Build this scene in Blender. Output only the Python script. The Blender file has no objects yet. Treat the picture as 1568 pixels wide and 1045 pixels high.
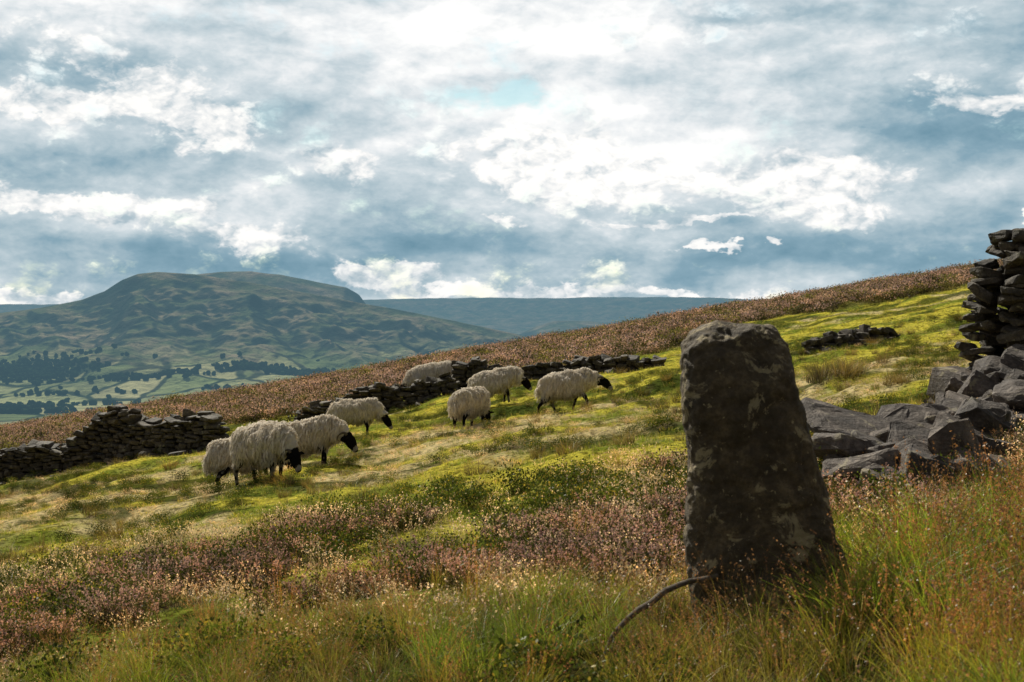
import bpy, bmesh, math, random
import numpy as np
from mathutils import Vector, Matrix, Euler, noise as mnoise
rng=np.random.default_rng(7)
scene=bpy.context.scene
COL=scene.collection
# ------------------------------------------------------------ helpers
def sstep(a,b,x):
    t=np.clip((x-a)/(b-a),0,1); return t*t*(3-2*t)
def _h(ix,iy,s):
    n=(ix*374761393+iy*668265263+s*1442695041)&0xffffffff
    n=((n^(n>>13))*1274126177)&0xffffffff
    n=n^(n>>16)
    return (n&0xffff)/65535.0
def vn(x,y,s=0):
    x=np.asarray(x,float);y=np.asarray(y,float)
    ix=np.floor(x).astype(np.int64);iy=np.floor(y).astype(np.int64)
    fx=x-ix;fy=y-iy
    fx=fx*fx*(3-2*fx);fy=fy*fy*(3-2*fy)
    ix=ix+5000;iy=iy+5000
    a=_h(ix,iy,s);b=_h(ix+1,iy,s);c=_h(ix,iy+1,s);d=_h(ix+1,iy+1,s)
    return (a*(1-fx)+b*fx)*(1-fy)+(c*(1-fx)+d*fx)*fy
def fbm(x,y,o=4,s=0,r=.5):
    t=0;a=1;w=0
    for i in range(o):
        t=t+a*vn(x*2**i+i*17.3,y*2**i-i*9.1,s+i);w+=a;a*=r
    return t/w
def mk(name,V,F,cols=None,mat=None,smooth=False,link=True):
    V=np.asarray(V,np.float32);F=np.asarray(F,np.int32)
    me=bpy.data.meshes.new(name)
    k=F.shape[1]
    me.vertices.add(len(V));me.vertices.foreach_set('co',V.ravel())
    me.loops.add(F.size);me.loops.foreach_set('vertex_index',F.ravel())
    me.polygons.add(len(F));me.polygons.foreach_set('loop_start',np.arange(len(F),dtype=np.int32)*k)
    me.polygons.foreach_set('loop_total',np.full(len(F),k,np.int32))
    me.update(calc_edges=True)
    if cols is not None:
        at=me.color_attributes.new('Col','FLOAT_COLOR','POINT')
        c=np.ones((len(V),4),np.float32);c[:,:3]=cols
        at.data.foreach_set('color',c.ravel())
    if mat: me.materials.append(mat)
    me.polygons.foreach_set('use_smooth',np.full(len(F),smooth))
    me.validate()
    ob=bpy.data.objects.new(name,me)
    if link: COL.objects.link(ob)
    return ob
class NT:
    def __init__(s,tree): s.t=tree;tree.nodes.clear()
    def n(s,ty,ins=None,**p):
        nd=s.t.nodes.new(ty)
        for k,v in p.items(): setattr(nd,k,v)
        if ins:
            for k,v in ins.items():
                s.set(nd.inputs[k],v)
        return nd
    def set(s,sock,v):
        if isinstance(v,bpy.types.NodeSocket): s.t.links.new(v,sock)
        else: sock.default_value=v
    def m(s,op,a,b=None,c=None,clamp=False):
        nd=s.t.nodes.new('ShaderNodeMath');nd.operation=op;nd.use_clamp=clamp
        for i,v in enumerate((a,b,c)):
            if v is not None: s.set(nd.inputs[i],v)
        return nd.outputs[0]
    def v(s,op,a,b=None):
        nd=s.t.nodes.new('ShaderNodeVectorMath');nd.operation=op
        s.set(nd.inputs[0],a)
        if b is not None: s.set(nd.inputs[1],b)
        return nd.outputs['Value'] if op in('DOT_PRODUCT','LENGTH') else nd.outputs[0]
    def mix(s,f,a,b,bt='MIX'):
        nd=s.t.nodes.new('ShaderNodeMix');nd.data_type='RGBA';nd.blend_type=bt
        s.set(nd.inputs[0],f)
        for i,vv in ((6,a),(7,b)):
            if isinstance(vv,tuple) and len(vv)==3: vv=vv+(1,)
            s.set(nd.inputs[i],vv)
        return nd.outputs[2]
    def noise(s,vec,scale,detail=4,rough=.55,dist=0,out='Fac'):
        nd=s.n('ShaderNodeTexNoise',{'Scale':scale,'Detail':detail,'Roughness':rough,'Distortion':dist})
        if vec is not None: s.t.links.new(vec,nd.inputs['Vector'])
        return nd.outputs[out]
    def ramp(s,f,stops,interp='LINEAR'):
        nd=s.t.nodes.new('ShaderNodeValToRGB');cr=nd.color_ramp;cr.interpolation=interp
        s.set(nd.inputs[0],f)
        while len(cr.elements)<len(stops): cr.elements.new(.5)
        for e,(p,c) in zip(cr.elements,stops):
            e.position=p
            if not isinstance(c,tuple): c=(c,c,c)
            e.color=c+(1,)
        return nd.outputs[0]
    def mr(s,x,a,b,c=0.,d=1.,smooth=True):
        nd=s.t.nodes.new('ShaderNodeMapRange')
        if smooth: nd.interpolation_type='SMOOTHSTEP'
        for i,v in enumerate((x,a,b,c,d)): s.set(nd.inputs[i],v)
        return nd.outputs[0]
def newmat(name):
    m=bpy.data.materials.new(name);m.use_nodes=True
    return m,NT(m.node_tree)
# ------------------------------------------------------------ terrain functions
A=0.168
_yt=np.array([-80,0,6,12,21,29,38,50,62,70,85,120,200,900])
_gt=np.array([-1.1,-1.35,-1.48,-1.62,-1.82,-1.95,-1.83,-1.52,-1.30,-1.55,-4.5,-18,-60,-420])
_yy=np.arange(-80,900,.5);_gg=np.interp(_yy,_yt,_gt)
_k=np.exp(-np.linspace(-2.2,2.2,13)**2);_k/=_k.sum()
_gg=np.convolve(np.pad(_gg,6,mode='edge'),_k,'valid')
def H(x,y):
    x=np.asarray(x,float);y=np.asarray(y,float)
    z=A*x+np.interp(y,_yy,_gg)
    z=z+.22*(fbm(x/9,y/9,2,3)-.5)*sstep(4,20,y)
    z=z+.36*(fbm(x/1.7,y/1.7,3,11)-.5)*sstep(3,12,y)*(.6+.8*sstep(14,20,y)*(1-sstep(40,60,y)))
    z=z+.12*(fbm(x/.5,y/.5,3,23)-.5)*sstep(2,8,y)
    return z
def Hf(x,y): return float(H(x,y))
# ------------------------------------------------------------ world
SUN_AZ=math.radians(-24);SUN_EL=math.radians(43)
w=bpy.data.worlds.new("World");scene.world=w;w.use_nodes=True
N=NT(w.node_tree)
tc=N.n('ShaderNodeTexCoord').outputs['Generated']
d=N.v('NORMALIZE',tc)
sx=N.n('ShaderNodeSeparateXYZ',{0:d})
az=N.m('ARCTAN2',sx.outputs[0],sx.outputs[1]);el=N.m('ARCSINE',sx.outputs[2])
P=N.n('ShaderNodeCombineXYZ',{0:az,1:el,2:0.0}).outputs[0]
wn=N.noise(N.v('MULTIPLY',P,(18,34,1)),1.0,5,.62,out='Color')
wv=N.v('MULTIPLY',N.v('SUBTRACT',wn,(.5,.5,.5)),(.10,.045,0))
PW=N.v('ADD',P,wv)
def gauss(lst,base):
    tot=None
    for (px,py,rx,ry,wt) in lst:
        c=((px-784)/2178,(490-py)/2178,0)
        q=N.v('MULTIPLY',N.v('SUBTRACT',PW,c),(2178/rx,2178/ry,0))
        g=N.m('POWER',2.718,N.m('MULTIPLY',N.v('DOT_PRODUCT',q,q),-1.0))
        tot=N.m('MULTIPLY_ADD',g,wt,tot if tot is not None else base)
    return tot
T=gauss([(720,45,420,75,.32),(850,225,280,95,.26),(1130,190,170,80,.22),(60,5,330,34,.40),
 (90,105,270,38,-.16),(1490,195,200,95,-.34),(1130,38,180,16,-.28),(230,258,400,34,-.20),(300,395,450,42,-.24),
 (1100,405,650,42,-.30),(640,360,200,40,-.14),(1450,50,190,45,-.10),(620,150,90,30,-.08)],.0)
def fb(sc,off,dt,rg):
    q=N.v('ADD',N.v('MULTIPLY',P,sc),off)
    return N.noise(q,1.0,dt,rg,.1)
def vb(sc,off,dt):
    q=N.v('ADD',N.v('MULTIPLY',N.v('ADD',P,N.v('MULTIPLY',wv,(.3,.3,0))),sc),off)
    nd=N.n('ShaderNodeTexVoronoi',{'Vector':q,'Scale':1.0,'Detail':dt,'Roughness':.6,'Lacunarity':2.3,'Smoothness':.3},feature='SMOOTH_F1',normalize=True)
    return N.m('SUBTRACT',1.0,nd.outputs['Distance'])
s1=(5,13,1);a1=fb(s1,(3.1,.7,0),9,.56);a2=fb(s1,(3.02,.90,0),6,.52)
shA=N.m('SUBTRACT',a1,a2)
s2=(20,32,1);b1=vb(s2,(1.3,5.2,0),4);b2=vb(s2,(1.22,5.42,0),3)
shB=N.m('SUBTRACT',b1,b2)
V=N.m('ADD',.58,T)
V=N.m('MULTIPLY_ADD',shA,1.2,V)
V=N.m('MULTIPLY_ADD',N.m('SUBTRACT',a1,.5),.75,V)
V=N.m('MULTIPLY_ADD',shB,.7,V)
skycol=N.ramp(V,[(0,(.15,.29,.38)),(.25,(.245,.39,.48)),(.43,(.41,.53,.595)),(.60,(.60,.685,.73)),(.78,(.86,.885,.90)),(.95,(1.08,1.07,1.05))])
D=gauss([(90,182,120,17,.52),(235,150,65,40,.36),(90,318,160,16,.52),(265,320,55,10,.5),(400,360,76,15,.54),(590,428,78,15,.52),
 (700,450,50,6,.5),(60,460,110,12,.5),(930,449,190,8,.48),(1250,285,135,52,.42),(1090,381,40,9,.48),(1562,335,28,22,.5),
 (1490,174,65,11,.46),(1050,340,110,5,.45),(770,346,22,5,.45),(540,245,65,20,.47),(880,255,180,58,.35),(330,205,65,32,.34),(1180,380,20,6,.3)],.0)
cov=N.m('ADD',D,N.m('MULTIPLY_ADD',N.m('SUBTRACT',b1,.6),1.0,N.m('MULTIPLY',N.m('SUBTRACT',a1,.5),.7)))
M=N.mr(cov,.18,.31)
V2=N.m('MULTIPLY_ADD',shB,2.9,N.m('MULTIPLY_ADD',T,.45,.66))
V2=N.m('MULTIPLY_ADD',N.m('SUBTRACT',cov,.3),.5,V2)
puff=N.ramp(V2,[(.25,(.37,.49,.56)),(.47,(.59,.665,.705)),(.68,(.88,.89,.89)),(.88,(1.1,1.07,1.03))])
cloud=N.mix(N.m('MULTIPLY',M,.88),skycol,puff)
sky=N.n('ShaderNodeTexSky',sky_type='NISHITA',sun_disc=False,sun_elevation=SUN_EL,sun_rotation=SUN_AZ,air_density=1.0,dust_density=.3)
bg1=N.n('ShaderNodeBackground',{'Color':N.mix(1.0,sky.outputs[0],(1.15,1.25,1.05),'MULTIPLY'),'Strength':.095})
bg2=N.n('ShaderNodeBackground',{'Color':cloud,'Strength':1.})
hole=gauss([(765,152,62,19,1.0),(455,2,30,8,.6)],0.)
hm=N.mr(N.m('MULTIPLY_ADD',N.m('SUBTRACT',b1,.6),2.8,hole),.35,1.1)
mixs=N.n('ShaderNodeMixShader',{0:N.m('SUBTRACT',1.0,N.m('MULTIPLY',hm,.75)),1:bg1.outputs[0],2:bg2.outputs[0]})
bc=N.noise(d,2.5,2,.5)
fade=N.m('MULTIPLY',N.mr(sx.outputs[1],-.5,.8,.27,.74),N.mr(sx.outputs[2],.25,.8,1.0,.62))
bg3=N.n('ShaderNodeBackground',{'Color':N.ramp(bc,[(.35,(.44,.50,.55)),(.65,(.97,.95,.92))]),'Strength':fade})
bg4=N.n('ShaderNodeBackground',{'Color':sky.outputs[0],'Strength':.06})
rest=N.n('ShaderNodeMixShader',{0:.80,1:bg4.outputs[0],2:bg3.outputs[0]})
win=N.m('MULTIPLY',N.mr(sx.outputs[1],.76,.86),N.mr(sx.outputs[2],.28,.38,1.,0.))
win=N.m('MULTIPLY',win,N.mr(sx.outputs[2],-.03,-.01))
fin=N.n('ShaderNodeMixShader',{0:win,1:rest.outputs[0],2:mixs.outputs[0]})
N.n('ShaderNodeOutputWorld',{0:fin.outputs[0]})
w.cycles.sampling_method='NONE'
sd=Vector((math.sin(SUN_AZ)*math.cos(SUN_EL),math.cos(SUN_AZ)*math.cos(SUN_EL),math.sin(SUN_EL)))
L=bpy.data.lights.new('sun','SUN');L.energy=5.0;L.angle=math.radians(.5);L.color=(1,.95,.82)
lo=bpy.data.objects.new('sun',L);COL.objects.link(lo);lo.rotation_euler=(-sd).to_track_quat('-Z','Y').to_euler()
# ------------------------------------------------------------ camera
cam=bpy.data.cameras.new('camera');cam.lens=50;cam.sensor_width=36;cam.clip_end=40000;cam.clip_start=.05
co=bpy.data.objects.new('camera',cam);COL.objects.link(co);co.location=(0,0,0)
co.rotation_euler=(math.radians(90-.855),0,0);scene.camera=co
cam.dof.use_dof=True;cam.dof.focus_distance=16;cam.dof.aperture_fstop=7
scene.view_settings.view_transform='Standard';scene.view_settings.look='None';scene.view_settings.exposure=0
# ------------------------------------------------------------ zones
def zones(x,y):
    n=fbm(x/2.2,y/2.2,3,41);n2=fbm(x/1.1,y/1.1,3,57);n3=fbm(x/5,y/5,2,71)
    right=sstep(.06,.2,x/np.maximum(y,1))
    far=sstep(38,42,y+6*(n-.5)-right*11)
    hn=sstep(6.6,8.4,y+2*(n3-.5))*(1-sstep(11.5,14,y+3*(n-.5)))*(1-.75*sstep(1.8,2.8,x))
    hn=hn*sstep(.53,.62,.55*n+.45*n2+.07*(np.exp(-((x+2.8)**2/3+(y-10.5)**2/6))+1.1*np.exp(-((x-.9)**2/.9+(y-10.5)**2/5))))
    heather=np.maximum(far*(.25+.75*sstep(.36,.52,n*.5+n2*.5)),hn)
    tall=(1-sstep(7.6,9.4,y+3*(n3-.5)+2*(n2-.5)))
    tall=np.maximum(tall,.9*sstep(1.9,2.6,x-.05*y)*(1-sstep(8.4,9.4,y)))
    tall=np.clip(tall,0,1)*(1-heather)
    straw=sstep(.54,.61,n2*.5+n3*.5)*(1-heather)*(1-tall)*sstep(11,14,y)
    moss=sstep(.40,.50,fbm(x/1.3+9,y/.8,3,91))*(1-heather)*(1-tall)*(1-straw)*sstep(9,12,y)
    dark=sstep(.54,.60,fbm(x/1.2,y/.9,4,101))*(1-far)
    return heather,tall,straw,moss,dark,far
# ------------------------------------------------------------ hillside
def cs(a,b,s): return np.arange(a,b,s)
ys=np.concatenate([[-60,-40,-25,-15,-10],cs(-7,16,.12),cs(16,44,.15),cs(44,70,.25),cs(70,100,1),np.geomspace(100,700,40)])
xp=np.concatenate([cs(0,14,.12),cs(14,36,.3),np.geomspace(36,420,50)])
xs=np.concatenate([-xp[::-1][:-1],xp])
X,Y=np.meshgrid(xs,ys);Z=H(X,Y)
he,ta,st,mo,dk,fr=zones(X,Y)
c=np.zeros(X.shape+(3,))
def lay(c,m,col): return c*(1-m[...,None])+np.array(col)*m[...,None]
c[:]=(.22,.26,.04)
c=lay(c,mo,(.60,.53,.08));c=lay(c,st,(.66,.54,.30));c=lay(c,dk*.85,(.045,.065,.016))
c=lay(c,ta,(.05,.045,.015));c=lay(c,he*.85,(.10,.066,.054))
nx,ny=len(xs),len(ys)
idx=np.arange(nx*ny).reshape(ny,nx)
F=np.stack([idx[:-1,:-1],idx[:-1,1:],idx[1:,1:],idx[1:,:-1]],-1).reshape(-1,4)
mg,G=newmat('hillside_turf')
pos=G.n('ShaderNodeNewGeometry').outputs['Position']
at=G.n('ShaderNodeAttribute',attribute_name='Col').outputs['Color']
f1=G.noise(pos,11,6,.75);f2=G.noise(pos,2.2,3,.6);f3=G.noise(pos,4.5,3,.6)
cc=G.mix(G.mr(f1,.38,.56),G.mix(1.0,at,(.28,.28,.25),'MULTIPLY'),G.mix(1.0,at,(1.3,1.28,1.15),'MULTIPLY'))
cc=G.mix(G.mr(f2,.54,.74,0,.25),cc,(.16,.10,.06))
cc=G.mix(G.mr(f3,.54,.68,0,.35),cc,(.10,.125,.03))
bmp=G.n('ShaderNodeBump',{'Strength':1.,'Distance':.10,'Height':f1})
df=G.n('ShaderNodeBsdfDiffuse',{'Color':cc,'Normal':bmp.outputs[0]})
G.n('ShaderNodeOutputMaterial',{0:df.outputs[0]})
hill=mk('hillside_ground',np.stack([X,Y,Z],-1).reshape(-1,3),F,c.reshape(-1,3),mg,True)
# ------------------------------------------------------------ distant country
K=2178.
def crest(tab,Yc):
    t=np.array(tab,float)
    return (t[:,0]-784)/K*Yc,(490-t[:,1])/K*Yc
FL=-122.
def floorH(x,y): return FL+16*(fbm(x/380,y/380,3,5)-.5)
def ridged(x,y,s): return 1-np.abs(2*fbm(x,y,4,s,.5)-1)
def hillfun(tab,Yc,Lf,Lb,pw,gul,gs,seed):
    tx,tz=crest(tab,Yc)
    def f(x,y):
        t=(Yc-y)/Lf
        wv=(fbm(x/420,y/420,3,seed+9)-.5)*520*np.clip(t,0,.6)
        cz=np.interp(x*Yc/np.maximum(y,Yc*.6)*.6+x*.4+wv,tx,tz)+ (fbm(x/90,y/90,3,seed)-.5)*Yc*.0012
        u=np.clip(1-t,0,1)
        pf=np.where(t>=0,.5*u**pw+.5*u**1.05,np.clip(1-(t*Lf/Lb)**2,-.4,1))
        z=FL-14+(cz-FL+14)*pf
        tt=np.clip(t,0,1)
        amp=gul*np.clip(tt*9,0,1)*(1-tt)**1.2
        z=z+amp*(ridged((x+.35*y)/gs,y/gs*.35,seed+3)-.75)
        z=z+amp*.7*(fbm(x/60,y/60,4,seed+5)-.5)
        return z
    return f
mam=hillfun([(-700,560),(-300,520),(-100,490),(0,480),(60,472),(125,460),(160,447),(188,429),(212,420),(240,417),(300,421),(390,434),(450,446),(520,458),(600,473),(700,493),(790,512),(900,545),(1100,600),(1400,620)],3200,1350,900,3.6,74,190,200)
back=hillfun([(100,600),(200,470),(260,428),(300,421),(340,417),(385,416),(430,421),(480,431),(530,440),(548,450),(562,470),(640,500),(800,540)],4200,900,900,1.2,20,300,300)
small=hillfun([(600,560),(740,530),(790,515),(820,500),(850,492),(900,492),(960,498),(1050,510),(1300,540)],5200,700,700,1.1,20,300,400)
moor=hillfun([(-1500,470),(200,466),(560,459.5),(640,457.5),(740,456),(850,457),(900,455.5),(1010,455),(1100,456),(1150,459),(1300,462),(2500,470)],9000,3200,3000,1.6,90,500,500)
def farH(x,y):
    return np.maximum.reduce([floorH(x,y),mam(x,y),back(x,y),small(x,y)])
mf,G=newmat('distant_land')
gg=G.n('ShaderNodeNewGeometry');pos=gg.outputs['Position']
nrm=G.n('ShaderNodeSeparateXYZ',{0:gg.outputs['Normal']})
sp=G.n('ShaderNodeSeparateXYZ',{0:pos})
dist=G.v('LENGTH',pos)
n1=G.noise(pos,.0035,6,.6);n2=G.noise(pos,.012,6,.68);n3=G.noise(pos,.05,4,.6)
base=G.ramp(n2,[(.3,(.06,.085,.045)),(.43,(.13,.155,.075)),(.55,(.27,.23,.14)),(.68,(.42,.32,.22))])
wp=G.v('ADD',pos,G.v('MULTIPLY',G.noise(pos,.004,2,.5,out='Color'),(140,140,0)))
vsc=G.v('MULTIPLY',wp,(1,.6,0))
vo=G.n('ShaderNodeTexVoronoi',{'Scale':.008,'Vector':vsc})
ve=G.n('ShaderNodeTexVoronoi',{'Scale':.008,'Vector':vsc},feature='DISTANCE_TO_EDGE')
vs=G.n('ShaderNodeSeparateXYZ',{0:vo.outputs['Color']})
field=G.ramp(vs.outputs[0],[(0,(.16,.21,.08)),(.35,(.30,.35,.14)),(.65,(.54,.50,.26)),(1,(.36,.41,.18))])
field=G.mix(G.mr(ve.outputs['Distance'],.02,.06),(.02,.035,.015),field)
low=G.mr(G.m('MULTIPLY_ADD',G.m('SUBTRACT',n1,.5),110,sp.outputs[2]),-82,-44,1,0)
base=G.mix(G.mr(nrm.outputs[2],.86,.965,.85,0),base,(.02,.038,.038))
base=G.mix(G.m('MULTIPLY',low,.85),base,field)
base=G.mix(G.mr(n1,.36,.48,.4,0),base,(.02,.045,.036))  # broad dark patches: woodland, plus cloud shadow painted into the land colour
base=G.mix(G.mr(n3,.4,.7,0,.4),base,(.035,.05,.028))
bump=G.n('ShaderNodeBump',{'Strength':1.,'Distance':30.,'Height':n2})
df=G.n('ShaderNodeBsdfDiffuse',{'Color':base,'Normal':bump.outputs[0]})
def haze(G,dist,sh):  # aerial haze painted into the material as a glow that grows with distance
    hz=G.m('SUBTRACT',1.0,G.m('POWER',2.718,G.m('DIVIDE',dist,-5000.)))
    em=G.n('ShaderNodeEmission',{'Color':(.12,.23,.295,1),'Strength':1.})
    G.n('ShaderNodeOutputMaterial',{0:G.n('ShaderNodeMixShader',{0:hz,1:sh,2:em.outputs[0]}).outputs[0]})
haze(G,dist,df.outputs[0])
def sheet(name,fn,y0,y1,ny,s0,s1,nx):
    yv=np.geomspace(y0,y1,ny);sv=np.linspace(s0,s1,nx)
    S,Yv=np.meshgrid(sv,yv);Xv=S*Yv;Zv=fn(Xv,Yv)
    idx=np.arange(nx*ny).reshape(ny,nx)
    F=np.stack([idx[:-1,:-1],idx[:-1,1:],idx[1:,1:],idx[1:,:-1]],-1).reshape(-1,4)
    return mk(name,np.stack([Xv,Yv,Zv],-1).reshape(-1,3),F,None,mf,True)
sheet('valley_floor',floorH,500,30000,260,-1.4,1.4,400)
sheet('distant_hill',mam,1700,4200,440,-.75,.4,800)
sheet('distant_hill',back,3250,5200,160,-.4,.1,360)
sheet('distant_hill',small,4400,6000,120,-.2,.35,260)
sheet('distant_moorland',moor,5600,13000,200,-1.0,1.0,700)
mt,G=newmat('distant_foliage')
pos=G.n('ShaderNodeNewGeometry').outputs['Position']
at=G.n('ShaderNodeAttribute',attribute_name='Col').outputs['Color']
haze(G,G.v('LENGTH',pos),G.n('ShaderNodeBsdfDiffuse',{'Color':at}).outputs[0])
bm=bmesh.new();bmesh.ops.create_icosphere(bm,subdivisions=2,radius=1)
iv=np.array([v.co[:] for v in bm.verts]);iff=np.array([[v.index for v in f.verts] for f in bm.faces]);bm.free()
tp=[]
def wood(cx,cy,rx,ry,n,ang=0):
    for i in range(n):
        a=rng.normal(0,.5,2)
        tp.append((cx+a[0]*rx*math.cos(ang)-a[1]*ry*math.sin(ang),cy+a[0]*rx*math.sin(ang)+a[1]*ry*math.cos(ang)))
wood(-880,2480,140,110,700);wood(-790,2420,70,50,160);wood(-400,2420,90,25,260,.1);wood(-335,2390,60,14,80);wood(-455,2380,40,12,60)
wood(-700,1850,200,8,110);wood(-600,2330,110,12,70)
for i in range(22):
    cx=rng.uniform(-950,-100);cy=rng.uniform(1750,2400);wood(cx,cy,rng.uniform(60,160),3.5,int(rng.uniform(16,40)),rng.choice([.1,-.2,.05,1.6]))
for i in range(120): tp.append((rng.uniform(-1200,-50),rng.uniform(1700,2600)))
tp=np.array(tp);tz=farH(tp[:,0],tp[:,1])
Vs=[];Fs=[];Cs=[]
for i,(x,y) in enumerate(tp):
    r=rng.uniform(2.2,4.8)
    for q in range(2):
        n=1+.4*(rng.random(len(iv))-.5)
        v=iv*n[:,None]*np.array([r,r,r*rng.uniform(.8,1.25)])*(1 if q==0 else .65)+np.array([x+q*rng.uniform(-4,4),y,tz[i]+r*.75+q*r*.4])
        Fs.append(iff+len(iv)*len(Vs));Vs.append(v)
        Cs.append(np.tile(np.array([.026,.046,.018])*rng.uniform(.6,1.5),(len(iv),1)))
mk('distant_woodland',np.concatenate(Vs),np.concatenate(Fs),np.concatenate(Cs),mt,False)
# ------------------------------------------------------------ stone
def stonemat(name,dark,mid,light,lichen,lamt,sc=1.,rndv=.35,strata=0.,bd=.04):
    m,G=newmat(name)
    p=G.n('ShaderNodeTexCoord').outputs['Object']
    g=G.n('ShaderNodeNewGeometry')
    rnd=g.outputs['Random Per Island']
    a=G.noise(p,6*sc,8,.65);b=G.noise(p,28*sc,6,.7);l=G.noise(p,4.5*sc,7,.68,.6);l2=G.noise(p,16*sc,5,.7)
    c=G.ramp(a,[(.3,dark),(.5,mid),(.68,light)])
    c=G.mix(G.mr(b,.38,.66,.0,.6),c,dark)
    c=G.mix(G.mr(l,lamt,lamt+.06,0,.7),c,lichen)
    c=G.mix(G.mr(l2,.63,.67,0,.6),c,tuple(v*1.3 for v in lichen))
    c=G.mix(1.0,c,G.ramp(rnd,[(0,(1-rndv,)*3),(1,(1+rndv,1+rndv*.9,1+rndv*.7))]),'MULTIPLY')
    h=G.m('MULTIPLY_ADD',b,.5,a)
    if strata: h=G.m('MULTIPLY_ADD',G.noise(G.v('MULTIPLY',p,(1.5,1.5,22)),1.,4,.6),strata,h)
    bp=G.n('ShaderNodeBump',{'Strength':1.,'Distance':bd/sc**.5,'Height':h})
    bs=G.n('ShaderNodeBsdfPrincipled',{'Base Color':c,'Roughness':.75,'Normal':bp.outputs[0]})
    bs.inputs['Specular IOR Level'].default_value=.35
    G.n('ShaderNodeOutputMaterial',{0:bs.outputs[0]})
    return m
mwall=stonemat('gritstone_wall',(.035,.028,.02),(.09,.072,.05),(.19,.155,.115),(.25,.23,.14),.58,1.2)
mrock=stonemat('gritstone_boulder',(.05,.04,.034),(.125,.10,.084),(.26,.215,.18),(.30,.26,.17),.57,1.,.4,.5)
mstand=stonemat('weathered_gritstone',(.055,.04,.022),(.13,.095,.052),(.26,.19,.10),(.56,.45,.25),.555,1.6,0.,0.,.045)
RK=[]
for s in range(24):
    r=np.random.default_rng(100+s);bm=bmesh.new()
    for sx_ in(-1,1):
        for sy_ in(-1,1):
            for sz_ in(-1,1):
                bm.verts.new(np.array([sx_,sy_,sz_])*r.uniform(.58,1,3))
    for i in range(10):
        p=r.uniform(-.8,.8,3);k=r.integers(3);p[k]=np.sign(p[k])*r.uniform(.85,1.08);bm.verts.new(p)
    res=bmesh.ops.convex_hull(bm,input=bm.verts)
    bmesh.ops.delete(bm,geom=list({e for e in res['geom_interior']+res['geom_unused'] if isinstance(e,bmesh.types.BMVert)}),context='VERTS')
    bmesh.ops.dissolve_limit(bm,angle_limit=.12,verts=bm.verts,edges=bm.edges)
    bmesh.ops.bevel(bm,geom=list(bm.edges),offset=.07,segments=1,affect='EDGES',clamp_overlap=True)
    bmesh.ops.triangulate(bm,faces=bm.faces)
    bm.verts.index_update()
    RK.append((np.array([v.co[:] for v in bm.verts]),np.array([[v.index for v in f.verts] for f in bm.faces])));bm.free()
class Pile:
    def __init__(s): s.V=[];s.F=[];s.n=0
    def add(s,c,size,rot,k=None):
        k=int(rng.integers(len(RK))) if k is None else k
        v,f=RK[k]
        R=np.array(Euler(rot).to_matrix())
        v=(v*np.array(size))@R.T+np.array(c)
        s.V.append(v);s.F.append(f+s.n);s.n+=len(v)
    def make(s,name,mat): return mk(name,np.concatenate(s.V),np.concatenate(s.F),None,mat,False)
def roughen(ob,a=.022,mn=.07):
    bm=bmesh.new();bm.from_mesh(ob.data)
    bmesh.ops.subdivide_edges(bm,edges=[e for e in bm.edges if e.calc_length()>mn],cuts=2,use_grid_fill=True)
    bmesh.ops.triangulate(bm,faces=bm.faces);bm.normal_update()
    for v in bm.verts:
        p=v.co.copy();v.co=p+v.normal*a*(mnoise.noise(p*7)+.55*mnoise.noise(Vector((p.x*9,p.y*9,p.z*45)))+.28*mnoise.noise(p*40))
    bm.to_mesh(ob.data);bm.free()
def wall(name,path,hf,thick=.5,rub=1.,sc=1.,rough=1.):
    P_=Pile();path=np.array(path,float)
    seg=np.linalg.norm(np.diff(path,axis=0),axis=1);cum=np.concatenate([[0],np.cumsum(seg)]);Lt=cum[-1]
    def pt(s):
        return np.interp(s,cum,path[:,0]),np.interp(s,cum,path[:,1])
    def ang(s):
        a=pt(max(0,s-.2));b=pt(min(Lt,s+.2));return math.atan2(b[1]-a[1],b[0]-a[0])
    for side in(-1,1):
        z=0;k=0
        while z<2.1:
            ch=rng.uniform(.06,.13)*sc;s=rng.uniform(-.1,.1)
            while s<Lt:
                ln=rng.uniform(.13,.42)*sc;m=s+ln/2
                mm=min(max(m,0),Lt)
                if z<hf(mm)+rng.uniform(-.06,.06):
                    x,y=pt(mm);a=ang(mm);off=side*(thick/2-.15-.05*z)+rng.normal(0,.03*rough)
                    cx=x-math.sin(a)*off;cy=y+math.cos(a)*off
                    top=z+ch>hf(mm)-.02
                    j=.25 if top else .08*rough
                    P_.add((cx,cy,Hf(x,y)-.05+z+ch/2+rng.normal(0,.012*rough)),(ln/2*1.04,.17*sc*rng.uniform(.75,1.2),ch/2*rng.uniform(.95,1.35)*(1.4 if top and rng.random()<.3 else 1)),
                           (rng.normal(0,j),rng.normal(0,j),a+rng.normal(0,.14*rough)))
                s+=ln
            z+=ch;k+=1
    for i in range(int(Lt*7*rub)):
        s=rng.uniform(0,Lt);x,y=pt(s);a=ang(s);o=rng.normal(0,.55)
        x-=math.sin(a)*o;y+=math.cos(a)*o
        q=rng.uniform(.06,.17)*sc
        P_.add((x,y,Hf(x,y)+q*.2),(q*1.5,q,q*.5),(rng.normal(0,.3),rng.normal(0,.3),rng.uniform(0,6)))
    return P_.make(name,mwall)
def hprof(tab,amp=.12,seed=0):
    t=np.array(tab,float)
    return lambda s: float(np.interp(s,t[:,0],t[:,1])+amp*(vn(s*1.7,seed,seed)-.5)*2)
wall('dry_stone_wall',[(-20,35.5),(-13.2,36.0),(-10,35.2),(-6.9,33.2)],hprof([(0,.8),(6.5,.75),(8,.85),(8.7,.65),(9.6,1.15),(10.2,1.5),(11.0,1.1),(11.8,.6),(12.5,.75),(13.6,.85),(14.0,.5)],.12,3),.6)
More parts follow.
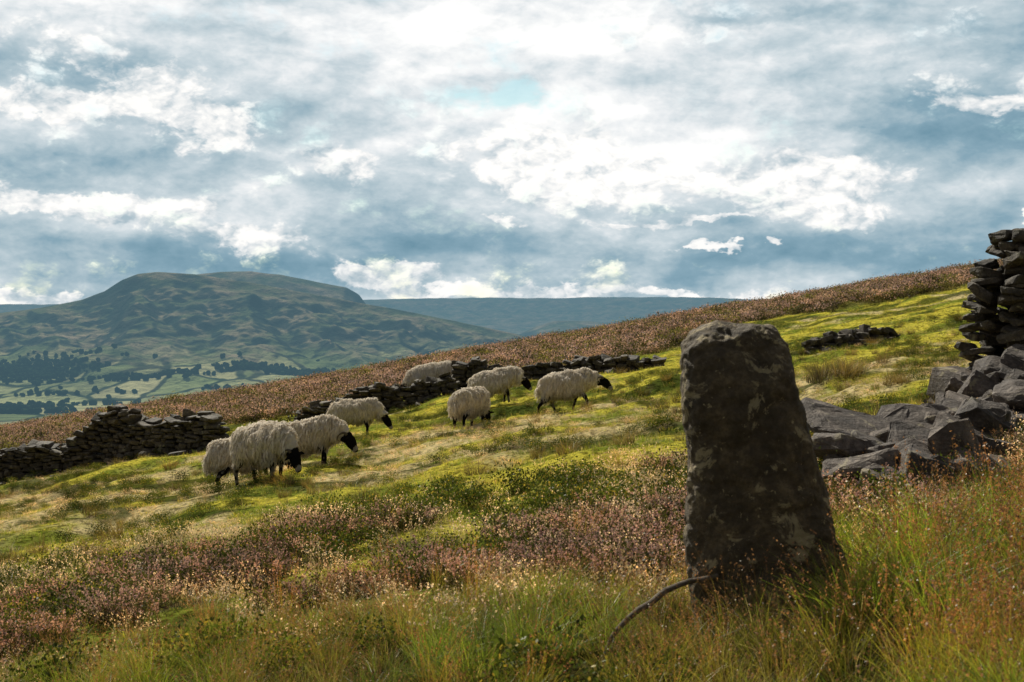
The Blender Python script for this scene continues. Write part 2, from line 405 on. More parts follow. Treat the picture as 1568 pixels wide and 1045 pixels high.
wall('dry_stone_wall',[(-5.6,37.0),(-3.5,37.2),(-1.6,37.6)],hprof([(0,.3),(.9,.45),(1.6,.70),(2.3,.68),(2.9,.45),(4,.45)],.04,5),.5)
wall('dry_stone_wall',[(-1.6,38.4),(1,38.2),(3.9,37.6)],hprof([(0,.78),(1,.7),(2.2,.55),(3.5,.4),(4.2,.25),(4.7,.35),(5.4,.25)],.1,6),.5)
wall('dry_stone_wall',[(6.7,32.2),(7.7,32.6),(8.9,33.5)],hprof([(0,.28),(.9,.38),(2.2,.2),(2.4,.1)],.1,8),.5)
rw=wall('dry_stone_wall',[(5.02,14.9),(5.3,15.15),(6.5,15.7),(9.4,16.5),(14,17)],hprof([(0,1.05),(.1,1.32),(.26,1.45),(.36,1.72),(.64,1.76),(.8,1.46),(1.5,1.42),(4.3,1.35),(9,1.2)],.08,9),.85,3.6,.85,2.2)
roughen(rw,.022,.08)
P_=Pile()
def boulders(lst):
    for (x,y,sx_,sy_,sz_,rz,tx,ty,dz) in lst:
        P_.add((x,y,Hf(x,y)+sz_*.5+dz-.02),(sx_,sy_,sz_),(tx,ty,rz))
boulders([(2.70,11.0,.44,.32,.09,.2,.35,.22,.20),(2.95,10.9,.26,.24,.10,.9,-.3,.35,.10),(2.62,11.5,.26,.26,.15,.4,.2,-.2,.08),
 (3.25,11.3,.42,.30,.08,-.3,.45,.15,.20),(3.05,10.3,.38,.26,.10,-.2,.4,.2,.06),(2.72,10.2,.28,.24,.13,.7,.3,.3,.03),
 (3.5,10.9,.26,.26,.14,.2,.2,.4,.06),(3.45,11.9,.32,.26,.10,.5,-.3,.2,.08),(3.9,12.2,.34,.26,.10,1.1,.35,-.2,.06),
 (4.2,12.8,.32,.28,.12,.2,.3,.3,.05),(4.55,13.5,.34,.28,.15,.8,-.2,.3,.08),(4.9,14.2,.34,.28,.2,.1,.3,.2,.12),(5.2,14.3,.34,.28,.2,.9,.3,-.2,.22),(5.35,13.8,.3,.28,.16,.3,.3,.2,.1),(2.9,9.7,.30,.22,.11,.3,.4,.2,.05),
 (3.3,10.0,.32,.24,.10,1.3,.2,.3,.05),(3.75,11.4,.26,.26,.11,1.3,.2,.3,.03),(4.75,14.9,.34,.28,.2,.5,.3,.1,.08),(2.55,9.5,.28,.2,.12,.8,.3,-.2,.04),(2.45,10.1,.24,.22,.13,.2,.2,.2,.05),(3.15,9.4,.24,.18,.09,.2,.4,.2,.03)])
for i in range(420):
    t=rng.random()**.9;x=2.5+2.8*t+rng.normal(0,.28);y=9.7+5.0*t+rng.normal(0,.45);q=rng.uniform(.03,.13)*(1 if rng.random()<.75 else 1.6)
    P_.add((x,y,Hf(x,y)+q*.3+abs(rng.normal(0,.07))),(q*1.6,q*1.1,q*.55),(rng.normal(0,.45),rng.normal(0,.45),rng.uniform(0,6)))
bo=P_.make('tumbled_boulders',mrock);roughen(bo)
# standing stone
zt=np.array([-1.62,-1.306,-1.083,-.917,-.75,-.583,-.417,-.306,-.194,-.111,-.056,-.022,-.012])
xl=np.array([.785,.775,.767,.761,.756,.747,.742,.739,.737,.753,.785,.83,.90])
xr=np.array([1.48,1.46,1.44,1.41,1.37,1.322,1.281,1.253,1.226,1.205,1.18,1.145,1.07])
dp=np.array([.21,.2,.2,.195,.19,.185,.18,.175,.165,.15,.13,.10,.05])
zz=np.concatenate([np.linspace(-1.62,-.2,150),np.linspace(-.19,-.012,40)])
ns=190;Vv=[]
for z in zz:
    a_=np.interp(z,zt,xl);b_=np.interp(z,zt,xr);dd=np.interp(z,zt,dp)
    th=np.linspace(0,2*math.pi,ns,endpoint=False)
    cx=np.sign(np.cos(th))*np.abs(np.cos(th))**.7;cy=np.sign(np.sin(th))*np.abs(np.sin(th))**.7
    Vv.append(np.stack([(a_+b_)/2+cx*(b_-a_)/2,6.08+cy*dd+.14*(z+1.3)+.16*np.clip(z+.2,0,1),np.full(ns,z)],-1))
nz=len(zz);V_=np.concatenate(Vv+[np.array([[.985,6.28,-.008]])])
F_=[]
for i in range(nz-1):
    a=np.arange(ns)+i*ns;b=np.roll(np.arange(ns),-1)+i*ns
    F_.append(np.stack([a,b,b+ns,a+ns],-1))
ob=mk('standing_stone',V_,np.concatenate(F_),None,mstand,True)
bm=bmesh.new();bm.from_mesh(ob.data);bm.verts.ensure_lookup_table()
loop=[bm.verts[i+(nz-1)*ns] for i in range(ns)];cvt=bm.verts[nz*ns]
for i in range(ns):
    f=bm.faces.new((loop[i],loop[(i+1)%ns],cvt));f.smooth=True
bmesh.ops.recalc_face_normals(bm,faces=bm.faces);bm.normal_update()
for v in bm.verts:
    p=v.co.copy()
    n=.036*mnoise.noise(p*2.6)+.020*mnoise.noise(p*7+Vector((3,1,2)))+.012*mnoise.noise(p*18)+.006*mnoise.noise(p*50)
    rg=1-abs(mnoise.noise(p*4+Vector((7,7,7))))*2
    n-=.010*max(0,rg-.8)*5
    v.co=p+v.normal*n
bm.to_mesh(ob.data);bm.free()
# ------------------------------------------------------------ tube helper
def tube(pts,rad,seg=14,side=(0,1,0)):
    pts=np.array(pts,float);n=len(pts);V=[];F=[]
    for i in range(n):
        t=pts[min(i+1,n-1)]-pts[max(i-1,0)];t/=np.linalg.norm(t)
        s=np.array(side,float);s=s-t*np.dot(s,t);s/=np.linalg.norm(s);u=np.cross(t,s)
        a,b=rad[i] if hasattr(rad[i],'__len__') else (rad[i],rad[i])
        for k in range(seg):
            th=2*math.pi*k/seg;V.append(pts[i]+s*a*math.cos(th)+u*b*math.sin(th))
    for i in range(n-1):
        for k in range(seg):
            k2=(k+1)%seg
            F.append((i*seg+k,i*seg+k2,(i+1)*seg+k2,(i+1)*seg+k))
    V.append(pts[0]);V.append(pts[-1]);a=n*seg
    for k in range(seg):
        k2=(k+1)%seg
        F.append((k2,k,a));F.append(((n-1)*seg+k,(n-1)*seg+k2,a+1))
    return np.array(V),F
def tobm(bm,V,F):
    vs=[bm.verts.new(v) for v in V]
    for f in F:
        try: bm.faces.new([vs[i] for i in f])
        except ValueError: pass
def chaikin(pts,rad,it=2):
    pts=[np.array(p,float) for p in pts];rad=[np.array(r if hasattr(r,'__len__') else (r,r),float) for r in rad]
    for _ in range(it):
        np_=[pts[0]];nr=[rad[0]]
        for i in range(len(pts)-1):
            np_+= [pts[i]*.75+pts[i+1]*.25,pts[i]*.25+pts[i+1]*.75];nr+=[rad[i]*.75+rad[i+1]*.25,rad[i]*.25+rad[i+1]*.75]
        np_.append(pts[-1]);nr.append(rad[-1]);pts,rad=np_,nr
    return pts,rad
p_,r_=chaikin([(.36,5.75,-1.42),(.40,5.75,-1.29),(.48,5.76,-1.20),(.58,5.8,-1.15),(.66,5.86,-1.10),(.86,5.93,-1.07)],[.009,.010,.011,.014,.012,.010],2)
p_=[p+np.array([0,0,.008*mnoise.noise(Vector(p)*14)]) for p in p_]
V_,F_=tube(p_,r_,10)
bm=bmesh.new();tobm(bm,V_,F_);me=bpy.data.meshes.new('bent_branch');bm.to_mesh(me);bm.free()
mb,G=newmat('weathered_wood');pp=G.n('ShaderNodeTexCoord').outputs['Object']
G.n('ShaderNodeOutputMaterial',{0:G.n('ShaderNodeBsdfPrincipled',{'Base Color':G.ramp(G.noise(pp,30,5,.6),[(.35,(.06,.045,.03)),(.65,(.20,.155,.11))]),'Roughness':.85}).outputs[0]})
me.materials.append(mb);ob=bpy.data.objects.new('bent_branch',me);COL.objects.link(ob)
# ------------------------------------------------------------ sheep
msh,G=newmat('sheep_coat')
at=G.n('ShaderNodeAttribute',attribute_name='Col').outputs['Color']
pp=G.n('ShaderNodeTexCoord').outputs['Object']
cc=G.mix(G.mr(G.noise(pp,14,5,.7),.42,.68,0,.4),at,G.mix(1.0,at,(.66,.57,.46),'MULTIPLY'))
df=G.n('ShaderNodeBsdfDiffuse',{'Color':cc});tl=G.n('ShaderNodeBsdfTranslucent',{'Color':cc})
G.n('ShaderNodeOutputMaterial',{0:G.n('ShaderNodeMixShader',{0:.38,1:df.outputs[0],2:tl.outputs[0]}).outputs[0]})
def sheep(x,y,yaw,headz=.2,stride=0.,turn=0.,sc=1.,seed=1,horn=True,neckfwd=0.):
    r=np.random.default_rng(seed)
    bm=bmesh.new()
    st=[(-.53,.55,.04,.05),(-.50,.555,.13,.15),(-.42,.56,.19,.205),(-.26,.55,.215,.225),(-.05,.54,.225,.235),(.15,.54,.215,.23),(.31,.555,.185,.21),(.42,.575,.14,.17),(.47,.58,.05,.07)]
    V,F=tube([(a,0,b) for a,b,_,_ in st],[(c,d) for _,_,c,d in st],20);tobm(bm,V,F)
    poll=np.array([.69+neckfwd,turn*.12,headz+.18]);
    nk=[(.30,0,.60),(.46,turn*.02,.56+headz*.1),(.59+neckfwd*.6,turn*.07,(.53+poll[2])/2),poll]
    p,q=chaikin(nk,[(.15,.18),(.115,.14),(.085,.10),(.065,.08)],2);V,F=tube(p,q,14);tobm(bm,V,F)
    hd=np.array([.50,turn*.3,-.85 if headz<.3 else -.58]);hd/=np.linalg.norm(hd)
    hp=[poll-hd*.03,poll+hd*.04,poll+hd*.11,poll+hd*.18,poll+hd*.24,poll+hd*.262]
    V,F=tube(hp,[(.05,.06),(.070,.082),(.064,.072),(.047,.052),(.039,.042),(.02,.02)],14);tobm(bm,V,F)
    for s in(-1,1):
        e0=poll+hd*.03+np.array([0,s*.05,.02]);e1=e0+np.array([-.01,s*.06,.0]);e2=e0+np.array([-.0,s*.12,-.03])
        V,F=tube([e0,e1,e2],[(.02,.02),(.017,.03),(.008,.01)],8,(1,0,0));tobm(bm,V,F)
    legs=[]
    for s,off in((-1,stride),(1,-stride)):
        legs.append(([(.29,s*.10,.46),(.26+off*.3,s*.11,.34),(.285+off*.75,s*.105,.195),(.275+off*.95,s*.105,.07),(.29+off,s*.105,.015)],[.08,.052,.032,.023,.032]))
        o=-off
        legs.append(([(-.33,s*.11,.50),(-.25+o*.35,s*.125,.36),(-.42+o*.7,s*.115,.225),(-.385+o*.95,s*.11,.075),(-.37+o,s*.11,.015)],[.11,.08,.034,.025,.032]))
    for p,q in legs:
        p2,q2=chaikin(p,q,1);V,F=tube(p2,q2,10);tobm(bm,V,F)
    V,F=tube([(-.48,0,.62),(-.54,0,.54),(-.55,0,.42),(-.545,0,.36)],[.03,.045,.035,.012],8);tobm(bm,V,F)
    bmesh.ops.recalc_face_normals(bm,faces=bm.faces)
    me=bpy.data.meshes.new('t');bm.to_mesh(me);bm.free()
    o=bpy.data.objects.new('t',me);COL.objects.link(o)
    md=o.modifiers.new('r','REMESH');md.mode='VOXEL';md.voxel_size=.014
    sm=o.modifiers.new('s','SMOOTH');sm.iterations=3;sm.factor=.5
    dg=bpy.context.evaluated_depsgraph_get();me2=bpy.data.meshes.new_from_object(o.evaluated_get(dg))
    bpy.data.objects.remove(o)
    bm=bmesh.new();bm.from_mesh(me2);bmesh.ops.triangulate(bm,faces=bm.faces);bm.normal_update()
    V=np.array([v.co[:] for v in bm.verts]);Nn=np.array([v.normal[:] for v in bm.verts]);F=np.array([[v.index for v in f.verts] for f in bm.faces]);bm.free()
    rel=V-poll;hproj=rel@hd;hd_d=np.linalg.norm(rel-hproj[:,None]*hd,axis=1)
    head=(hproj>-.07)&(hd_d<.17)&(V[:,0]>.5)
    trunk=(((V[:,2]-.55)/.26)**2+(V[:,1]/.25)**2<1.08)&(V[:,0]<.55)
    leg=(~trunk)&(V[:,2]<.37)&(V[:,0]<.5)&(~head)
    fl=~(head|leg)
    wool=np.array([.92,.84,.71])
    col=np.tile(wool*.8,(len(V),1))
    col[head]=(.015,.013,.012)
    mh=vn(V[:,0]*40,V[:,1]*40+V[:,2]*30,seed+3)
    col[head&(hproj>.19+.04*(mh-.5))]=(.36,.33,.30)
    col[head&(hproj>.25)]=(.05,.045,.04)
    mot=vn(V[:,0]*30,V[:,2]*22+V[:,1]*9,seed)
    col[leg]=np.where((mot[leg]>.62)[:,None],np.array([.24,.22,.19]),np.array([.018,.016,.014]))
    cl=(fbm(V[:,0]*11+V[:,1]*7,V[:,2]*8+V[:,1]*5,3,seed)-.45)*.11
    V=V+Nn*np.where(fl,cl,0)[:,None]
    fc=V[F].mean(1);fn=np.cross(V[F[:,1]]-V[F[:,0]],V[F[:,2]]-V[F[:,0]]);ar=np.linalg.norm(fn,axis=1);fn/=ar[:,None]+1e-9
    ok=fl[F].all(1)&(fc[:,0]<.60)
    pr=ar*ok;pr/=pr.sum()
    n=6000;ch=r.choice(len(F),n,p=pr)
    c=fc[ch];nn=fn[ch]
    gdir=np.tile(np.array([-.25,0,-1.]),(n,1));gdir[:,1]+=np.sign(c[:,1])*.6*np.clip((c[:,2]-.6)/.2,0,1)
    swx=(fbm(c[:,0]*7,c[:,2]*7+c[:,1]*5,2,seed+4)-.5)*3.2
    gdir[:,0]+=swx
    gdir+=r.normal(0,.35,(n,3))
    t=gdir-nn*(gdir*nn).sum(1)[:,None];t/=np.linalg.norm(t,axis=1)[:,None]+1e-6
    ln=r.uniform(.035,.11,n)[:,None];sd_=np.cross(nn,t);w0=r.uniform(.004,.011,n)[:,None]
    dn=np.array([0,0,-1.])
    p0=c-nn*.006;p1=c+nn*.024+t*ln*.4;p2=c+nn*.022+t*ln*.75+dn*ln*.2;p3=c+nn*.012+t*ln*.95+dn*ln*.4
    LV=np.stack([p0-sd_*w0*.8,p0+sd_*w0*.8,p1-sd_*w0,p1+sd_*w0,p2-sd_*w0*.8,p2+sd_*w0*.8,p3-sd_*w0*.1,p3+sd_*w0*.1],1)
    b=np.arange(n)*8+len(V)
    LF=[]
    for k in(0,2,4):
        LF.append(np.stack([b+k,b+k+1,b+k+3],-1));LF.append(np.stack([b+k,b+k+3,b+k+2],-1))
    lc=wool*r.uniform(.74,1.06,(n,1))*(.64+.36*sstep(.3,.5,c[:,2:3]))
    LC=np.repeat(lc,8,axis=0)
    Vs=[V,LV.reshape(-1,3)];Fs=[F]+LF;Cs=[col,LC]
    if horn:
        for s in(-1,1):
            hb=poll+np.array([-.01,s*.035,.045]);hs=[]
            for k in range(14):
                a=k/13*4.2;rr=.062*(1-.25*k/13)
                hs.append(hb+np.array([-.055+.06*math.cos(a)*1-.005,s*(.02+.006*k),rr*math.sin(a)*.95-.002*k]))
            hv,hf=tube(hs,[.021*(1-k/15) for k in range(14)],8)
            tri=[]
            for f in hf:
                tri.append(f[:3])
                if len(f)==4: tri.append((f[0],f[2],f[3]))
            m=sum(len(q) for q in Vs);Vs.append(hv);Fs.append(np.array(tri)+m);Cs.append(np.tile([.18,.15,.12],(len(hv),1)))
    Va=np.concatenate(Vs)*sc;ca,sa=math.cos(yaw),math.sin(yaw)
    gx=(Hf(x+.5*ca,y+.5*sa)-Hf(x-.5*ca,y-.5*sa))
    gy=(Hf(x-.15*sa,y+.15*ca)-Hf(x+.15*sa,y-.15*ca))/.3
    z=Va[:,0]*gx+Va[:,1]*np.clip(gy,-.3,.3)+Va[:,2]+.0
    W=np.stack([Va[:,0]*ca-Va[:,1]*sa,Va[:,0]*sa+Va[:,1]*ca,z],-1)
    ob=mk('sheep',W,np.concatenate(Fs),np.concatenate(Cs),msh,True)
    ob.location=(x,y,Hf(x,y)-.01)
R=math.radians
sheep(-3.52,20.1,R(-42),.17,.05,-.3,1.06,1)
sheep(-4.12,21.9,R(20),.12,.03,0,1.02,2)
sheep(-3.14,21.7,R(-18),.17,.08,-.2,1.04,3)
sheep(-3.28,29.6,R(-14),.14,.05,0,1.0,4)
sheep(-.80,27.0,R(62),.10,.03,.2,1.0,5)
sheep(-.40,31.0,R(-4),.18,.06,0,1.0,6)
sheep(1.08,28.2,R(-6),.32,.16,-.2,1.02,7,neckfwd=.03)
sheep(-2.25,39.2,R(175),.12,.0,0,1.12,8)
# ------------------------------------------------------------ vegetation sources
def foliage(name,trans,tint,glo):
    m,G=newmat(name)
    at=G.n('ShaderNodeAttribute',attribute_name='Col').outputs['Color']
    pos=G.n('ShaderNodeNewGeometry').outputs['Position']
    rn=G.n('ShaderNodeObjectInfo').outputs['Random']
    pn=G.noise(pos,.9,2,.6)
    c=G.mix(1.0,at,G.ramp(rn,[(0,(.42,.46,.42)),(.5,(1,1,1)),(1,(1.5,1.42,1.15))]),'MULTIPLY')
    c=G.mix(G.mr(pn,.38,.66,0,tint),c,G.mix(1.0,c,(1.5,1.22,.85),'MULTIPLY'))
    df=G.n('ShaderNodeBsdfDiffuse',{'Color':c});tl=G.n('ShaderNodeBsdfTranslucent',{'Color':G.mix(1.0,c,(1.4,1.35,.8),'MULTIPLY')})
    gl=G.n('ShaderNodeBsdfGlossy',{'Color':(.9,.88,.8,1),'Roughness':.42})
    a=G.n('ShaderNodeMixShader',{0:trans,1:df.outputs[0],2:tl.outputs[0]})
    b=G.n('ShaderNodeMixShader',{0:glo,1:a.outputs[0],2:gl.outputs[0]})
    G.n('ShaderNodeOutputMaterial',{0:b.outputs[0]})
    return m
mgrass=foliage('grass_blades',.5,.6,.045);mheath=foliage('heather_sprigs',.35,.2,.015)
class Bld:
    def __init__(s,seed): s.r=np.random.default_rng(seed);s.V=[];s.F=[];s.C=[];s.n=0
    def blades(s,n,h,spread,w,lean,cb,ct,var=.25,segs=3,hmin=.5,droop=.35,heads=None):
        r=s.r;a=r.uniform(0,2*math.pi,n);ra=spread*np.sqrt(r.random(n))
        b=np.stack([ra*np.cos(a),ra*np.sin(a),np.zeros(n)],-1)
        da=a+r.normal(0,.9,n);hh=h*r.uniform(hmin,1.1,n);le=lean*r.uniform(.2,1.3,n)
        dr=np.stack([np.cos(da),np.sin(da)],-1);sa=r.uniform(0,math.pi,n)
        sd=np.stack([np.cos(sa),np.sin(sa),np.zeros(n)],-1)
        cm=r.uniform(1-var,1+var,(n,1))*(1+r.normal(0,.06,(n,3)))
        L=[];C=[]
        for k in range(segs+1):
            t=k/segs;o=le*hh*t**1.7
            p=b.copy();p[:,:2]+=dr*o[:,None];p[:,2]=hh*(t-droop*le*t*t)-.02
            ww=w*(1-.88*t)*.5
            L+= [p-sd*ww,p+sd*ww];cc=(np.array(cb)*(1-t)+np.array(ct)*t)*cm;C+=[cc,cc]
        nv=len(L);s.V.append(np.stack(L,1).reshape(-1,3));s.C.append(np.stack(C,1).reshape(-1,3))
        q=np.arange(n)*nv+s.n
        for k in range(segs): s.F.append(np.stack([q+2*k,q+2*k+1,q+2*k+3,q+2*k+2],-1))
        s.n+=n*nv
        if heads:
            cnt,size,colr,t0=heads
            ti=r.uniform(t0,1.02,(n,cnt));o=(le*hh)[:,None]*ti**1.7
            P=np.zeros((n,cnt,3));P[...,:2]=b[:,None,:2]+dr[:,None]*o[...,None];P[...,2]=hh[:,None]*(ti-droop*le[:,None]*ti*ti)
            P+=r.normal(0,size*.45,P.shape)
            s.flecks(P.reshape(-1,3),size,colr)
    def flecks(s,P,size,colr,var=.3,asp=1.6):
        r=s.r;n=len(P);u=r.normal(0,1,(n,3));u[:,2]=np.abs(u[:,2])+.4;u/=np.linalg.norm(u,axis=1)[:,None]
        v=np.cross(u,r.normal(0,1,(n,3)));v/=np.linalg.norm(v,axis=1)[:,None]
        sz=size*r.uniform(.6,1.3,(n,1))
        Q=np.stack([P-u*sz*asp*.5,P+v*sz*.5,P+u*sz*asp*.5,P-v*sz*.5],1)
        q=np.arange(n)*4+s.n;s.V.append(Q.reshape(-1,3));s.F.append(np.stack([q,q+1,q+2,q+3],-1))
        cm=np.array(colr)*r.uniform(1-var,1+var,(n,1));s.C.append(np.repeat(cm,4,axis=0));s.n+=n*4
    def make(s,name,mat):
        return mk(name,np.concatenate(s.V),np.concatenate(s.F),np.concatenate(s.C),mat,False,link=False)
def coll(name,objs):
    c=bpy.data.collections.new(name)
    for o in objs: c.objects.link(o)
    return c
GR=(.21,.30,.04);YG=(.55,.52,.08);OR=(.27,.15,.055);ST=(.60,.49,.30);DK=(.03,.04,.01)
src={k:[] for k in('turf','tall','heath','hfar','bil','pale','rush','green','rust')}
for i in range(4):
    b=Bld(10+i);b.blades(40,.07,.13,.006,.8,(.10,.11,.018),YG if i%2 else GR,.4,2);b.blades(10,.10,.12,.0045,.7,(.2,.16,.08),ST,.3,2);src['turf'].append(b.make('turf_%d'%i,mgrass))
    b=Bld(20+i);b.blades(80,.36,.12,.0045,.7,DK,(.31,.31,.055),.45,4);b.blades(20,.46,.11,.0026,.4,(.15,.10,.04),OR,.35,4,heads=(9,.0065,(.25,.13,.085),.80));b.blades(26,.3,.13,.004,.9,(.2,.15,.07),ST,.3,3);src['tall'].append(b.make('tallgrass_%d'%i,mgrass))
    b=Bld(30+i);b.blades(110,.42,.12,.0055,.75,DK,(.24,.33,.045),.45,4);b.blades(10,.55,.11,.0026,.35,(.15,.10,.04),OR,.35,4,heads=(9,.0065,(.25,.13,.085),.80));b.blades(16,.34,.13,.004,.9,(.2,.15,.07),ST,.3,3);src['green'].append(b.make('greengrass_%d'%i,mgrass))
    b=Bld(40+i);b.blades(46,.22,.15,.005,.5,(.05,.035,.025),(.13,.09,.06),.3,3,heads=(11,.009,(.48,.29,.33),.6));
    b.flecks(b.r.normal(0,1,(400,3))*np.array([.10,.10,.05])+np.array([0,0,.09]),.014,(.07,.07,.025));src['heath'].append(b.make('heather_%d'%i,mheath))
    b=Bld(50+i);b.flecks(b.r.normal(0,1,(190,3))*np.array([.16,.16,.06])+np.array([0,0,.10]),.034,(.08,.075,.035),.5);
    pk=[(.42,.27,.30),(.33,.21,.21),(.50,.33,.38),(.19,.18,.06)][i]
    b.flecks(b.r.normal(0,1,(130,3))*np.array([.15,.15,.05])+np.array([0,0,.19]),.026,pk,.4);b.blades(14,.28,.15,.006,.5,(.2,.13,.08),(.40,.31,.24),.3,2);src['hfar'].append(b.make('heatherfar_%d'%i,mheath))
    b=Bld(60+i);b.blades(26,.2,.12,.004,.5,(.04,.025,.01),(.08,.06,.02),.3,3)
    b.flecks(b.r.normal(0,1,(460,3))*np.array([.10,.10,.05])+np.array([0,0,.11]),.015,(.075,.10,.02),.5);b.flecks(b.r.normal(0,1,(60,3))*np.array([.10,.10,.05])+np.array([0,0,.13]),.015,(.32,.24,.05),.4);src['bil'].append(b.make('bilberry_%d'%i,mheath))
    b=Bld(70+i);b.blades(56,.22,.14,.0035,.9,(.16,.12,.07),(.60,.48,.38),.35,3,heads=(5,.008,(.68,.51,.49),.72));src['pale'].append(b.make('palegrass_%d'%i,mgrass))
    b=Bld(80+i);b.blades(150,.45,.22,.009,.8,(.05,.04,.015),(.26,.19,.08),.35,3);src['rush'].append(b.make('rush_%d'%i,mgrass))
    b=Bld(90+i);b.blades(30,.62,.09,.0032,.35,(.16,.11,.04),(.36,.18,.06),.35,5,heads=(14,.007,(.30,.14,.085),.76));b.blades(34,.45,.10,.005,.7,(.07,.07,.02),(.36,.34,.07),.4,4);src['rust'].append(b.make('rustgrass_%d'%i,mgrass))
cc_={k:coll(k+'_src',v) for k,v in src.items()}
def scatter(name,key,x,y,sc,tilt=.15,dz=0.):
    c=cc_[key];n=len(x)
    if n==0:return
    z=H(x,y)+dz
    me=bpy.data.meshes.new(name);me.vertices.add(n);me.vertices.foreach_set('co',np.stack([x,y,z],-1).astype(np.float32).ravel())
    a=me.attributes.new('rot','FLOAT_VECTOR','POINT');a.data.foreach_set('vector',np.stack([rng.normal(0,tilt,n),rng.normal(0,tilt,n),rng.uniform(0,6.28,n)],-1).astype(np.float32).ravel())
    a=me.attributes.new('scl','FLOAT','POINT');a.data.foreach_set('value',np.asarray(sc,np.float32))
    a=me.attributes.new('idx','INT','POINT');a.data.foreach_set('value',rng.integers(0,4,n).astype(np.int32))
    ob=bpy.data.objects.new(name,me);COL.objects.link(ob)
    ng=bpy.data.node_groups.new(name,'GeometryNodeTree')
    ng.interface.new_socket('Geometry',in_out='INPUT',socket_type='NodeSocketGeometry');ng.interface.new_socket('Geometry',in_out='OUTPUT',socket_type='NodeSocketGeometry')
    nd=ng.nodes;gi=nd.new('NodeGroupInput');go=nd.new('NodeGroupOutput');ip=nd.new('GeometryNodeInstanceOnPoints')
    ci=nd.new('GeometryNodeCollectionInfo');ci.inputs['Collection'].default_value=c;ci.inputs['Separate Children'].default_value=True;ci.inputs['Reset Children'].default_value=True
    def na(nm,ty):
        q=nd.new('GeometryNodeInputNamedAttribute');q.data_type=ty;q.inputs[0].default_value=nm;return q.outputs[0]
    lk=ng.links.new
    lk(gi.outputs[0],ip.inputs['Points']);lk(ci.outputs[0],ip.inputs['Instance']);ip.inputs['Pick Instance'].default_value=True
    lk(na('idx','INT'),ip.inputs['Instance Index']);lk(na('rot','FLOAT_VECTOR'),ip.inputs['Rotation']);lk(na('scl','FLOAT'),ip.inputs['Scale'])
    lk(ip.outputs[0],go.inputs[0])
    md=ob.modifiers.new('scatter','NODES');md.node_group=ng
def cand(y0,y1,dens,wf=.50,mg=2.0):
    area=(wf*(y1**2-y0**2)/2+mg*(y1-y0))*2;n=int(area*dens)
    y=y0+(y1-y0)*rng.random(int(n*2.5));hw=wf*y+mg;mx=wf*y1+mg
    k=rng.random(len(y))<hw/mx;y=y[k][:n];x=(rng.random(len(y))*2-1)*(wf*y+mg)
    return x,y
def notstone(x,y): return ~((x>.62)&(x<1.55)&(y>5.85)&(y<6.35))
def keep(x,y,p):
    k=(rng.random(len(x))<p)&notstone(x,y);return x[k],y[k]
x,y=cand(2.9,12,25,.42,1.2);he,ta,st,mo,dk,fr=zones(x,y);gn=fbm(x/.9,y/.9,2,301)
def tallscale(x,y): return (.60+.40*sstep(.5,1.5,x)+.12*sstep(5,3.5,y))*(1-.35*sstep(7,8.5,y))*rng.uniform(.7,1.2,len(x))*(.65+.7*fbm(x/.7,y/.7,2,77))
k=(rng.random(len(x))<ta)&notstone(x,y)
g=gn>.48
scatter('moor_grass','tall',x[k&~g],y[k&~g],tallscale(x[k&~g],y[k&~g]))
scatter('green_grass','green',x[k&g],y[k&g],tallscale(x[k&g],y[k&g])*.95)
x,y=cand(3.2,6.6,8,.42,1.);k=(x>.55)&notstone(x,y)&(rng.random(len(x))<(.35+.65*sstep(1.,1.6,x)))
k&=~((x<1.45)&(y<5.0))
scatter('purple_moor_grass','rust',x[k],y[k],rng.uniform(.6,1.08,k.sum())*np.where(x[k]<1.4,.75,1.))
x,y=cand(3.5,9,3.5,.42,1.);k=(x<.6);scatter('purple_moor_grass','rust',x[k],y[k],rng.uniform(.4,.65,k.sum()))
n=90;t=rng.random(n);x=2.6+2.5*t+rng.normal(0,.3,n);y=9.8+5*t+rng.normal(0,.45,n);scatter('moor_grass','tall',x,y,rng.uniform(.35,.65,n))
x,y=cand(6.3,15.5,38,.42,1.2);he,ta,st,mo,dk,fr=zones(x,y)
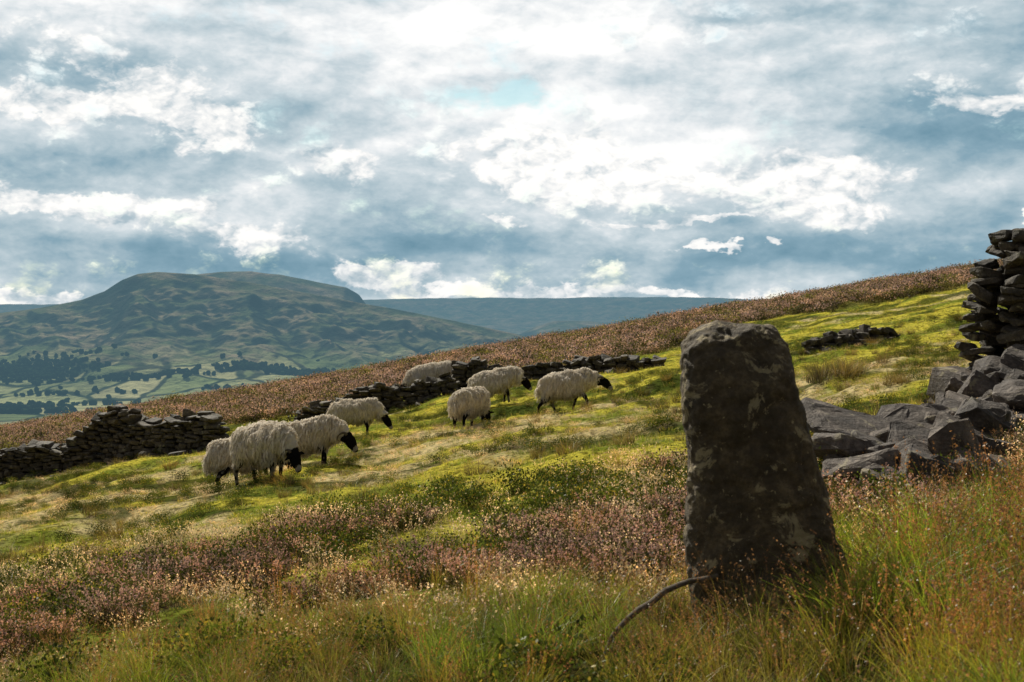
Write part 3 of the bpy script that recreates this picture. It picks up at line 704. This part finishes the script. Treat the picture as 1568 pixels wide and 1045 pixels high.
a,b=keep(x,y,he*.8);scatter('heather','heath',a,b,rng.uniform(.6,1.15,len(a)))
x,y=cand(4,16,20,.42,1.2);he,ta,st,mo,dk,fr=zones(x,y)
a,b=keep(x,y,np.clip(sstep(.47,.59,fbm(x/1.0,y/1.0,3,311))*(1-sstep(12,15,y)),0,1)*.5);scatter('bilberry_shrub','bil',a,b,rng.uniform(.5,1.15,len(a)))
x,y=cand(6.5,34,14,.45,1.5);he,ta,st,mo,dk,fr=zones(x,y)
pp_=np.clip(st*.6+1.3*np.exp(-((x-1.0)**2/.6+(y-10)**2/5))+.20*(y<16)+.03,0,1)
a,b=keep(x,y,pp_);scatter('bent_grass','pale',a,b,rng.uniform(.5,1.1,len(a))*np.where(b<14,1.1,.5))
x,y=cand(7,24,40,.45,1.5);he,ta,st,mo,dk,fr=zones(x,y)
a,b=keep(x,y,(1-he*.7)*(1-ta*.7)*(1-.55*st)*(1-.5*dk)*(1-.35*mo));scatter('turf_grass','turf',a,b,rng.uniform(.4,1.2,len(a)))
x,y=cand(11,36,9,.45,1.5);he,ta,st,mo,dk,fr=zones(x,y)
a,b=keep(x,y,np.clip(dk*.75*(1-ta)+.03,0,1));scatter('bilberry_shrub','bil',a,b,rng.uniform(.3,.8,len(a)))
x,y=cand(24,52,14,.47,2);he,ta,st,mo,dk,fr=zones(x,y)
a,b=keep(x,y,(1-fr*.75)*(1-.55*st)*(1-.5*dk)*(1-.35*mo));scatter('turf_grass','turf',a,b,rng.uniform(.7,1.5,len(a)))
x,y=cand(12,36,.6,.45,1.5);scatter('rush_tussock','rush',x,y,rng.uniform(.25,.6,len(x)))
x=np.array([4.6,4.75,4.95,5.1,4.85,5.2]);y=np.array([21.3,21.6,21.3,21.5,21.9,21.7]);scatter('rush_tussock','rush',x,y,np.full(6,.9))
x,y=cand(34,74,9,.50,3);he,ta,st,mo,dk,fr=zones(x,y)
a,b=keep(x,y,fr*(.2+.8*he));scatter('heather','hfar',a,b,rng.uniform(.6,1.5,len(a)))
